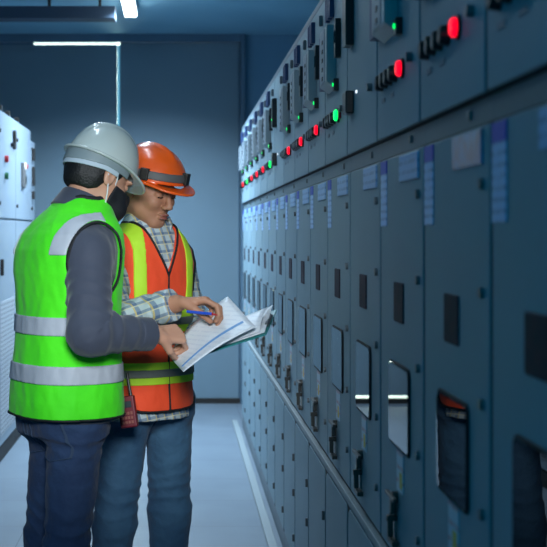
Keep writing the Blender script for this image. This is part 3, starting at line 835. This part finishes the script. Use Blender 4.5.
    def hairf(P):
        q = hf.loc(P); x, y, z = q.T
        d = smin(ell(q, (-.012, 0, .03), (.097, .078, .092)), ell(q, (-.03, 0, -.03), (.066, .058, .06)), .03) - hz['t'] - .0025 * wob(P, 90, 31)
        zl = np.interp(x, [-.1, -.035, -.015, .004, .016, .034, .05, .09], hz['line'])
        d = smax(d, zl - z, .006)
        e = ell(q, (0, .082, -.006), (.024, .016, .034)); e2 = ell(q, (0, -.082, -.006), (.024, .016, .034))
        return smax(smax(d, -e, .003), -e2, .003)
    sd_part(pr, 'hair', hairf, [hf.c], .13, .003, M['hair'])
    return pr

def A(*v): return np.array(v, float)
# --- man in the green vest -------------------------------------------------
azL = 30; cL = (-.334, 3.95)
frL = Frame(cL, azL)
stL = [(.84, .172, .135, -.01), (1.0, .168, .130, 0), (1.15, .176, .130, 0), (1.28, .190, .132, .0), (1.35, .192, .130, .005), (1.395, .178, .120, .012),
       (1.43, .148, .105, .02), (1.46, .108, .090, .032), (1.49, .078, .075, .045), (1.515, .058, .06, .055)]
vstL = [(.80, .178, .146, -.006), (.90, .178, .146, -.006), (1.0, .175, .140, -.004)] + [s for s in stL[2:]]
JL = dict(sh_r=A(-.258, 3.80, 1.34), el_r=A(-.250, 3.70, 1.115), wr_r=A(-.066, 3.85, 1.10),
          sh_l=frL.p(-.155, .0, 1.365), el_l=frL.p(-.175, .06, 1.09), wr_l=frL.p(-.17, .07, .88),
          hip_r=A(-.305, 3.882, .84), kn_r=A(-.332, 3.86, .455), an_r=A(-.375, 3.87, .09),
          hip_l=A(-.366, 4.0, .84), kn_l=A(-.410, 4.05, .455), an_l=A(-.44, 4.07, .09))
def bandz(z0, h): return lambda u, v, z: np.abs(z - z0) - h
headL = (A(-.244, 3.985, 1.577), 34, 29)
L = build_person(dict(c=cL, az=azL, head=headL, st=stL, J=JL, neck=frL.p(0, .045, 1.44), skin=M['skinL'],
    label='person in green vest, white hard hat and black face mask, seen from behind',
    hand_r=((nrm(A(.84, .50, -.06))), A(.05, .75, -.6), 1, [(52, 62, 35), (58, 62, 35), (62, 62, 38), (64, 60, 40)], [(.55, .55, .55), (.75, .0, .75), (.8, -.2, .7)], .94),
    hand_l=(A(.1, .05, -1), A(.5, -.8, 0), 1, [(18, 25, 15)] * 4, [(.8, .45, .2), (.95, .15, .2), (1, 0, .2)]),
    jr=[.088, .066, .058], seat=[(frL.p(.07, -.055, .865), frL.p(-.07, -.055, .835), .080, .080, .03)], waist=.95, pel=(.148, .115, -.010), jeans=M['jeansL'],
    sleeve=[.062, .066, .047], cuff=dict(r=.14, l=.14), fold=.0065, open=0, vz=0, topname='jacket', topmat=M['jacket'],
    collar=(frL.p(0, .048, 1.484), frL.f * .5 + A(0, 0, 1), -.035, .028, .070, .068, .03),
    vest=dict(st=vstL, e=.012, arm=(.0, .088, 1.32, .112, .150), neck=(frL.p(0, .052, 1.50), .080, .078, frL.f * .25 + A(0, 0, 1)),
              hem=(.855, 0, .1, 0), mat=M['vg'], label='bright green reflective vest with silver bands',
              bands=[('reflective_band', bandz(1.127, .027), M['silver'], .0035), ('reflective_band', bandz(.985, .027), M['silver'], .0035),
                     ('shoulder_band', lambda u, v, z: np.maximum(np.abs(np.abs(u) - .150) - .026, np.maximum(1.335 - z, v - .05)), M['silver'], .0035)],
              bandz=[(1.127, 1.13), (.985, .99), (1.30, 1.45)]),
    eyes=False, hair=dict(t=.008, line=[-.075, -.07, -.055, .0, .0, -.005, .04, .06])))
hatL, locL, wL, (A_, B_, D_) = hat(L, .126, .036, 'glossy white hard hat', M['hhw'], [(0, .008, .006), (.026, .007, .005), (-.026, .007, .005)], pitch=-3, size=.86, xo=-.004)
def ringf(z0, z1, ra, rb, xmax, th=.003):
    def f(P):
        q = locL(P) + np.array([.008, 0, 0], np.float32); k = np.sqrt((q[:, 0] / ra) ** 2 + (q[:, 1] / rb) ** 2); d = np.abs((k - 1) * rb) - th
        zz = q[:, 2] + .16 * np.clip(-q[:, 0] - .02, 0, 1)
        return smax(smax(smax(d, z0 - zz, .002), zz - z1, .002), q[:, 0] - xmax, .002)
    return f
sd_part(L, 'suspension', ringf(-.024, .012, .110, .0905, .07), [wL(0, 0, 0)], .14, .0028, M['susp'], hatL)
sd_part(L, 'headband', ringf(-.038, -.020, .107, .0880, .03), [wL(0, 0, 0)], .14, .0028, M['susp2'], hatL)
# mask with ear loops
def maskf(P):
    q = L.hf.loc(P); x, y, z = q.T
    d = head_skin(q)
    b = smin(smin(d, cone(q, (.106, 0, -.022), (.103, 0, -.085), .016, .018), .03), cone(q, (.085, .03, -.07), (.085, -.03, -.07), .028, .028), .03) - .0055
    b = smax(b, z + .018 - .010 * np.clip((x - .08) / .03, 0, 1), .003)
    b = smax(b, -(x - .030 - np.abs(z + .06) * .15), .003)
    return smax(b, -.122 - z, .004) + .0006 * wob(P, 90, 6)
mk = sd_part(L, 'face_mask', maskf, [L.hf.w(.07, 0, -.06)], .12, .003, M['mask']); mk['label'] = 'black cloth face mask'
for s in (1, -1):
    for a, b in (((.036, .062, -.024), (.012, .083, .02)), ((.036, .060, -.095), (-.014, .084, -.005))):
        a = (a[0], s * a[1], a[2]); b = (b[0], s * b[1], b[2]); m_ = ((a[0] + b[0]) / 2, s * .079, (a[2] + b[2]) / 2)
        tube('ear_loop', [Vector(L.hf.w(*p) - L.org) for p in smooth_pts([a, m_, b], 5)], .0022, M['string'], mk, 6)

# --- man in the orange vest ------------------------------------------------
azR = -50; cR = (-.115, 4.33)
frR = Frame(cR, azR)
stR = [(.79, .162, .126, 0), (.95, .152, .120, 0), (1.1, .152, .118, 0), (1.22, .160, .120, 0), (1.30, .166, .118, 0), (1.345, .156, .110, .002),
       (1.375, .132, .098, .006), (1.40, .102, .086, .012), (1.425, .074, .072, .02), (1.445, .058, .06, .026)]
JR = dict(sh_r=frR.p(.150, .0, 1.315), el_r=A(-.205, 4.09, 1.125), wr_r=A(-.002, 3.965, 1.185),
          sh_l=frR.p(-.140, .0, 1.315), el_l=A(.045, 4.46, 1.085), wr_l=A(.075, 4.25, 1.045),
          hip_r=A(-.170, 4.30, .83), kn_r=A(-.208, 4.28, .45), an_r=A(-.25, 4.30, .09),
          hip_l=A(-.032, 4.40, .83), kn_l=A(-.030, 4.42, .45), an_l=A(-.035, 4.44, .09))
headR = (A(-.100, 4.28, 1.546), -42, 17)
R_ = build_person(dict(c=cR, az=azR, head=headR, st=stR, J=JR, neck=frR.p(0, .01, 1.37), skin=M['skinR'],
    label='person in orange vest, orange hard hat and plaid shirt, pointing at the papers',
    hand_r=(nrm(A(.95, -.12, .06)), A(.25, -.15, -.95), 1, [(30, 52, 34), (34, 52, 34), (38, 52, 34), (42, 52, 34)], [(.75, .30, .5), (.8, .0, .6), (.7, -.2, .7)], 1.0, .02),
    hand_l=(nrm(A(.45, -.75, .12)), A(.1, -.1, 1), -1, [(10, 22, 15)] * 4, [(.6, .6, .4), (.85, .2, .4), (1, 0, .3)]),
    jr=[.084, .069, .060], seat=[(frR.p(.07, -.04, .84), frR.p(-.07, -.04, .82), .082, .082, .03)], waist=.92, pel=(.146, .108, 0), jeans=M['jeansR'],
    sleeve=[.060, .056, .048], cuff=dict(r=.10, l=.12), fold=.0055, open=1, vz=1.26, topname='plaid_shirt', topmat=M['plaid'],
    collar=(frR.p(0, .022, 1.425), frR.f * .35 + A(0, 0, 1), -.035, .040, .070, .068, .045),
    vest=dict(st=stR, e=.013, arm=(.0, .082, 1.275, .115, .105), neck=(frR.p(0, .012, 1.425), .080, .080, frR.f * .2 + A(0, 0, 1)),
              vz=1.262, vs=.46, zip=True, hem=(.820, .10, .065, .01), slit=.0, mat=M['vo'], label='orange reflective vest with lime and grey tape and black zip',
              bands=[('lime_band', bandz(1.112, .036), M['lime'], .003), ('lime_band', bandz(.945, .036), M['lime'], .003),
                     ('reflective_band', bandz(1.112, .013), M['silver2'], .0055), ('reflective_band', bandz(.945, .013), M['silver2'], .0055),
                     ('shoulder_band', lambda u, v, z: np.maximum(np.abs(np.abs(u) - .092 - .012 * np.sin((z - 1.1) * 9)) - .019, 1.112 - z), M['lime'], .003)],
              bandz=[(1.112, 1.115), (.945, .95), (1.112, 1.115), (.945, .95), (1.13, 1.41)]),
    eyes=True, hair=dict(t=.0045, line=[-.045, -.04, -.03, .005, -.012, -.012, .04, .06])))
hatR, locR, wR, (A2, B2, D2) = hat(R_, .112, .036, 'orange hard hat with a grey strap round it', M['hho'], [(0, .014, .007)], pitch=-3, size=.95)
def hbf(P):
    q = locR(P); o = ell(q, (0, 0, 0), (A2, B2, D2))
    return smax(smax(o - .0045, -(o + .002), .001), np.abs(q[:, 2] - .024) - .013, .002)
hb = sd_part(R_, 'hat_strap', hbf, [wR(0, 0, 0)], .15, .0026, M['band'], hatR)
for ang in (-62, 20):
    a = math.radians(ang); p = wR(math.cos(a) * (A2 - .0), math.sin(a) * (B2 - .0), .024)
    def bk(P, p=p, a=a):
        q = locR(P) - np.array([math.cos(a) * (A2 - .001), math.sin(a) * (B2 - .001), .024], np.float32)
        nx = q[:, 0] * math.cos(a) + q[:, 1] * math.sin(a); ty = -q[:, 0] * math.sin(a) + q[:, 1] * math.cos(a)
        return np.maximum(np.maximum(np.abs(nx) - .009, np.abs(ty) - .012), np.abs(q[:, 2]) - .017) - .002
    sd_part(R_, 'buckle', bk, [p], .035, .0022, M['dsteel'], hb)

# ------------------------------------------------------------------ clipboard, sheets, pen, radio
def PX(px, py, Y): return Vector(((px - 178) * Y / F, Y, CAMZ - (py - 233) * Y / F))
Fc, Gc = Vector((.262, 3.85, 1.098)), Vector((.308, 4.05, 1.158))
back = Vector((-.19, -.015, -.060))
def quad_slab(name, q, th, material, parent=None, nu=1, nv=1, curl=None, base=Vector((0, 0, 0))):
    """q: four corners a,b,c,d ; grid with thickness"""
    a, b, c, d = q; vs = []; n = (b - a).cross(d - a).normalized()
    if n.z < 0: n = -n
    for s in (0, 1):
        for j in range(nv + 1):
            for i in range(nu + 1):
                u, v = i / nu, j / nv
                p = (a * (1 - u) + b * u) * (1 - v) + (d * (1 - u) + c * u) * v
                if curl: p = p + n * curl(u, v)
                vs.append(tuple(p - base + n * (th if s else 0)))
    K = (nu + 1) * (nv + 1); fs = []
    for j in range(nv):
        for i in range(nu):
            k = j * (nu + 1) + i; f = (k, k + 1, k + nu + 2, k + nu + 1); fs.append(f); fs.append(tuple(K + x for x in reversed(f)))
    rim = [i for i in range(nu + 1)] + [j * (nu + 1) + nu for j in range(1, nv + 1)] + [nv * (nu + 1) + i for i in range(nu - 1, -1, -1)] + [j * (nu + 1) for j in range(nv - 1, 0, -1)]
    for i in range(len(rim)):
        p, r = rim[i], rim[(i + 1) % len(rim)]; fs.append((p, p + K, r + K, r))
    me = bpy.data.meshes.new(name); me.from_pydata(vs, [], fs)
    bm = bmesh.new(); bm.from_mesh(me); bmesh.ops.recalc_face_normals(bm, faces=bm.faces); bm.to_mesh(me); bm.free()
    for p in me.polygons: p.use_smooth = nu > 2
    return link(name, me, material, parent, base if parent is None else None)
base = (Fc + Gc) / 2 + back / 2
cb = empty('clipboard', base, 'teal clipboard with printed sheets held above the aisle between the two men', 'clipboard')
quad_slab('board', [Fc - base, Gc - base, Gc + back - base, Fc + back - base], .004, M['teal'], cb)
nrmc = (Gc - Fc).cross(back).normalized(); nrmc = nrmc if nrmc.z > 0 else -nrmc
def on(u, v, h=0): return Fc + (Gc - Fc) * u + back * v + nrmc * h
bm = bmesh.new()
o1 = quad_slab('clip', [on(.3, .01, .0045) - base, on(.7, .01, .0045) - base, on(.66, .07, .012) - base, on(.34, .07, .012) - base], .003, M['steel'], cb)
cyl('clip_spring', on(.3, .035, .010) - base, on(.7, .035, .010) - base, .006, M['steel'], o1, seg=10); bm.free()
s2 = quad_slab('paper_sheet', [on(.05, .03, .006), on(.95, .03, .006), on(.95, .97, .006), on(.05, .97, .006)], .0012, M['paper'], None, 6, 8,
               lambda u, v: .0 + .018 * (1 - v) ** 3 * u, base=on(.5, .5, .006))
tag(s2, 'white printed sheet lying flat under the clip of the teal clipboard', 'paper', 'sheets on the clipboard')
s3 = quad_slab('paper_sheet', [on(.06, .10, .012), on(.80, .06, .03), on(.93, .95, .012), on(.05, .95, .010)], .0008, M['paper'], None, 6, 8,
               lambda u, v: .014 * math.sin(u * 3) * (1 - v), base=on(.5, .5, .012))
tag(s3, 'second white sheet with a raised edge, between the lifted sheet and the clipboard', 'paper', 'sheets on the clipboard')
a, b, c, d = PX(168, 355, 3.96), PX(183.5, 372, 3.77), PX(256, 327, 3.83), PX(228, 296.5, 4.04)
s1 = quad_slab('paper_sheet', [a, b, c, d], .0008, M['paper'], None, 10, 14, lambda u, v: .016 * math.sin(v * PI) * (1 - .4 * u) - .01 * math.sin(u * PI), base=(a + c) / 2)
tag(s1, 'white sheet lifted off the clipboard by the hand at its lower left corner', 'paper', 'sheets on the clipboard')
bs = (a + c) / 2
def sh(u, v, h):
    n = (b - a).cross(d - a).normalized(); n = n if n.z > 0 else -n
    return (a * (1 - u) + b * u) * (1 - v) + (d * (1 - u) + c * u) * v + n * (.016 * math.sin(v * PI) * (1 - .4 * u) - .01 * math.sin(u * PI) + h) - bs
vs = []; fs = []
for i in range(15):
    v = .03 + .9 * i / 14
    for u in (.66, .72):
        for h in (.0012, .0018): vs.append(tuple(sh(u, v, h)))
for i in range(14):
    k = i * 4; m4 = k + 4
    for f in ((k, k + 2, m4 + 2, m4), (k + 1, m4 + 1, m4 + 3, k + 3), (k, m4, m4 + 1, k + 1), (k + 2, k + 3, m4 + 3, m4 + 2)): fs.append(f)
me = bpy.data.meshes.new('blue_line'); me.from_pydata(vs, [], fs); link('blue_line', me, M['paperb'], s1)  # thin blue strip laid along the lifted sheet

p0, p1 = PX(187, 311.5, 3.90), PX(212, 314, 3.87)
t = empty('pen', p0, 'blue ballpoint pen with red end held in the pointing hand over the papers', 'pen')
cyl('barrel', (0, 0, 0), p1 - p0, .0045, M['penb'], t, seg=10)
e = (p1 - p0).normalized()
cyl('tip', p1 - p0, p1 - p0 + e * .018 + Vector((0, 0, -.002)), .004, M['redoff'], t, r2=.0015, seg=10)

rc = PX(130, 413, 4.05)
t = empty('handheld_radio', rc - Vector((0, 0, .045)), 'dark red handheld radio hanging at the hip below the orange vest', 'radio')
bm = bmesh.new(); bm_box(bm, (-.027, -.014, 0), (.027, .014, .098), .005, 3); bm_done(bm, 'case', M['radio'], t)
box('screen', (-.019, -.0165, .062), (.017, -.013, .082), M['screen'], t, .001)
for r in range(3):
    for q in range(4): box('key', (-.019 + q * .0098, -.0165, .012 + r * .014), (-.0115 + q * .0098, -.0135, .0215 + r * .014), M['lips'], t, .001)
cyl('antenna', (.016, .002, .097), (.013, .006, .17), .006, M['black'], t, r2=.004, seg=10)
t.rotation_euler = (math.radians(-4), math.radians(-9), math.radians(-8))

# ------------------------------------------------------------------ daylight, world, camera
yl = bpy.data.lights.new('yard_daylight', 'AREA'); yl.shape = 'RECTANGLE'; yl.size = 3.2; yl.size_y = 3.4; yl.energy = 650; yl.color = (.80, 1.0, .86)
o = bpy.data.objects.new('yard_daylight', yl); C.objects.link(o); o.location = (-.7, 12.4, 1.6); o.rotation_euler = (PI / 2, 0, PI)
structure(box('wall_outside', (-2.4, 12.5, 0), (1.7, 12.6, 3.6), M['wall']))
w = bpy.data.worlds.new('world'); bpy.context.scene.world = w; w.use_nodes = True
bg = w.node_tree.nodes['Background']; bg.inputs[0].default_value = (.0, .17, .31, 1); bg.inputs[1].default_value = 1.0
cam = bpy.data.cameras.new('camera'); co = bpy.data.objects.new('camera', cam); C.objects.link(co)
co.location = (0, 0, CAMZ); co.rotation_euler = (PI / 2, 0, 0)
cam.sensor_width = 36; cam.lens = 36 * F / 547
cam.shift_x = (273.5 - 178) / 547; cam.shift_y = -(273.5 - 233) / 547
cam.clip_start = .05; cam.clip_end = 60
cam.dof.use_dof = True; cam.dof.focus_distance = 4.3; cam.dof.aperture_fstop = 6.5
sc = bpy.context.scene; sc.camera = co
vs_ = sc.view_settings; vs_.view_transform = 'Standard'; vs_.look = 'None'; vs_.gamma = 1; vs_.use_curve_mapping = False; vs_.exposure = 0.16
